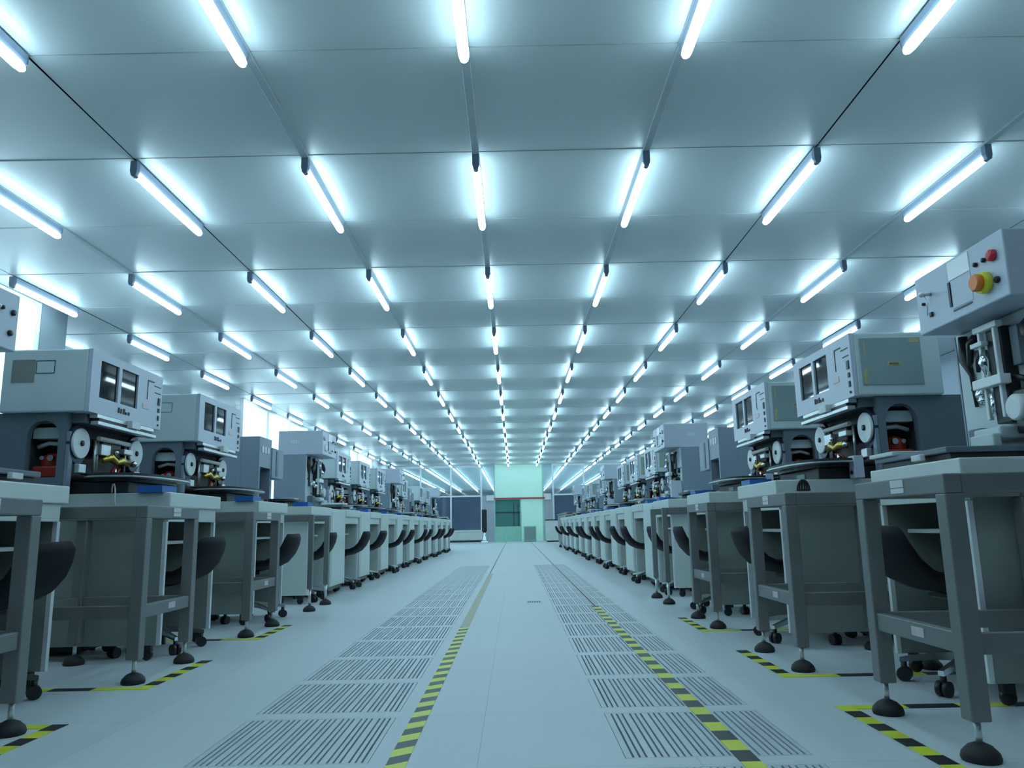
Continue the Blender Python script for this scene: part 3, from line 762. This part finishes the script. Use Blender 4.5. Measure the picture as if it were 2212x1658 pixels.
SL = [2.12, 3.46, 4.87, 6.32] + [6.32 + 1.42 * k for k in range(1, 11)]
SR = [2.17, 3.45, 4.85, 6.33] + [6.33 + 1.42 * k for k in range(1, 12)]
TYPES = 'BAACBAAABACAABA'
LBL = {'A': 'grey machine with twin dark windows', 'B': 'tall grey machine with overhanging control box', 'C': 'blue-grey box machine with a dark square mouth'}
PR = {'A': BA, 'B': SO, 'C': CB}
for side, S, rz, sg in (('left', SL, PI / 2, -1), ('right', SR, -PI / 2, 1)):
    for k, s in enumerate(S):
        pos = '%s from the camera in the %s row' % (ORD[k], side)
        sx = -1.65 + .025 if side == 'left' else 1.22 - .025
        dx = (-1.95 if k == 0 else -1.79) if side == 'left' else (1.58 if k == 0 else 1.36)
        ys = s + .275; yd = s + .56 + .375
        if k == 0 and side == 'right': yd -= .017
        mk = lambda off: dx + sg * off                       # offset away from the aisle
        if k < 4: (ST1 if k < 3 else ST2).place((sx, ys, 0), rz, ('grey steel stand with braced legs, ' if k < 3 else 'slim grey steel stand, ') + pos, 'steel stands along the aisle')
        else: SCAB.place((dx, s + .225, 0), rz, 'white closed side cabinet between desks, %s' % ('%s from the camera in the %s row' % (ORD[k - 4], side)), 'white side cabinets between the far desks')
        dk = (DK_SHADED if k < 3 else DK).place((dx, yd, 0), rz, 'white knee-hole desk, %s' % pos)
        if k == 0: dk.scale = (.93, 1, 1)
        jit = random.uniform(-.03, .03)
        CH.place((mk(.0 + (.05 if k % 2 else 0)), yd + jit * .6, 0), rz + random.uniform(-.06, .06) * (k > 0), 'black swivel chair pushed into the desk, %s' % pos)
        ty = TYPES[k]
        moff = {'A': .42, 'B': .28 if k else .27, 'C': .42}[ty]
        my = yd - .02
        if k == 0 and side == 'right': LB = 'tall machine with orange stop knob'
        else: LB = LBL[ty]
        (SOE if k == 0 and side == 'right' else SOL if ty == 'B' and side == 'left' else CBR if ty == 'C' and side == 'right' else PR[ty]).place((mk(moff), my, 0), rz, '%s, %s' % (LB, pos))
        if 0 < k < 10:
            lx = -.29 if ty != 'B' else .31
            BN.place((mk(.10 if ty != 'B' else .06 if 0 else .12), yd + (lx if side == 'left' else -lx) * 1.0, ZT), rz, 'blue shallow bin on the %s desk from the camera, %s row' % (ORD[k], side))
        if k < 9:
            CT.place((mk(.70), yd, 0), rz, 'black controller box under the %s desk from the camera, %s row' % (ORD[k], side))
        if k < 3:
            xa = -1.555 if side == 'left' else 1.12; xb = -2.30 if side == 'left' else 1.86
            yn, yf = s - .12, s + .58
            if k == 0: yn, yf = 1.9, s + .655
            mb = MB(); strip(mb, xa, xa, yn, yf, .055, .085, .0)
            w_ = .0276 * (1 if side == 'right' else -1)
            if k == 0: strip(mb, xa + w_, xb, yf - .0275, yf - .0275, .055, .16, .0)
            else: strip(mb, xa + w_, xb, yn + .0275, yn + .0275, .055, .16, .0)
            tag(mb.build('hazard_tape', TM), 'striped floor tape around the %s stand from the camera, %s row' % (ORD[k], side), 'tape', 'tape around the stands')

# loose cables
mb = MB(); y = 3.46 + .56 - .006
mb.tube([(-2.10, y + .035, ZT + .004), (-2.097, y + .028, ZT + .028), (-2.088, y + .016, ZT + .046), (-2.076, y + .006, ZT + .046), (-2.067, y - .001, ZT + .028), (-2.063, y - .004, ZT + .005), (-2.062, y - .0045, ZT - .04), (-2.055, y - .0045, ZT - .075)], .0035, 8)
tag(mb.build('white_cable', M['label']), 'thin white cable hanging over the edge of the second left worktop', 'cable')
mb = MB(); y = 3.45 + .56
for rx, rz_ in ((.030, .048), (.019, .046), (.007, .045)):
    mb.tube([(1.49 + rx * math.cos(a), y - .0075, ZT - .052 + rz_ * math.sin(a)) for a in [PI * k / 12 for k in range(13)]], .0048, 8)
mb.box(1.455, 1.525, y - .013, y - .002, ZT - .060, ZT - .050, .002)
tag(mb.build('cable_coil', M['black']), 'black cable coil fixed to the edge of the second right worktop', 'cable')
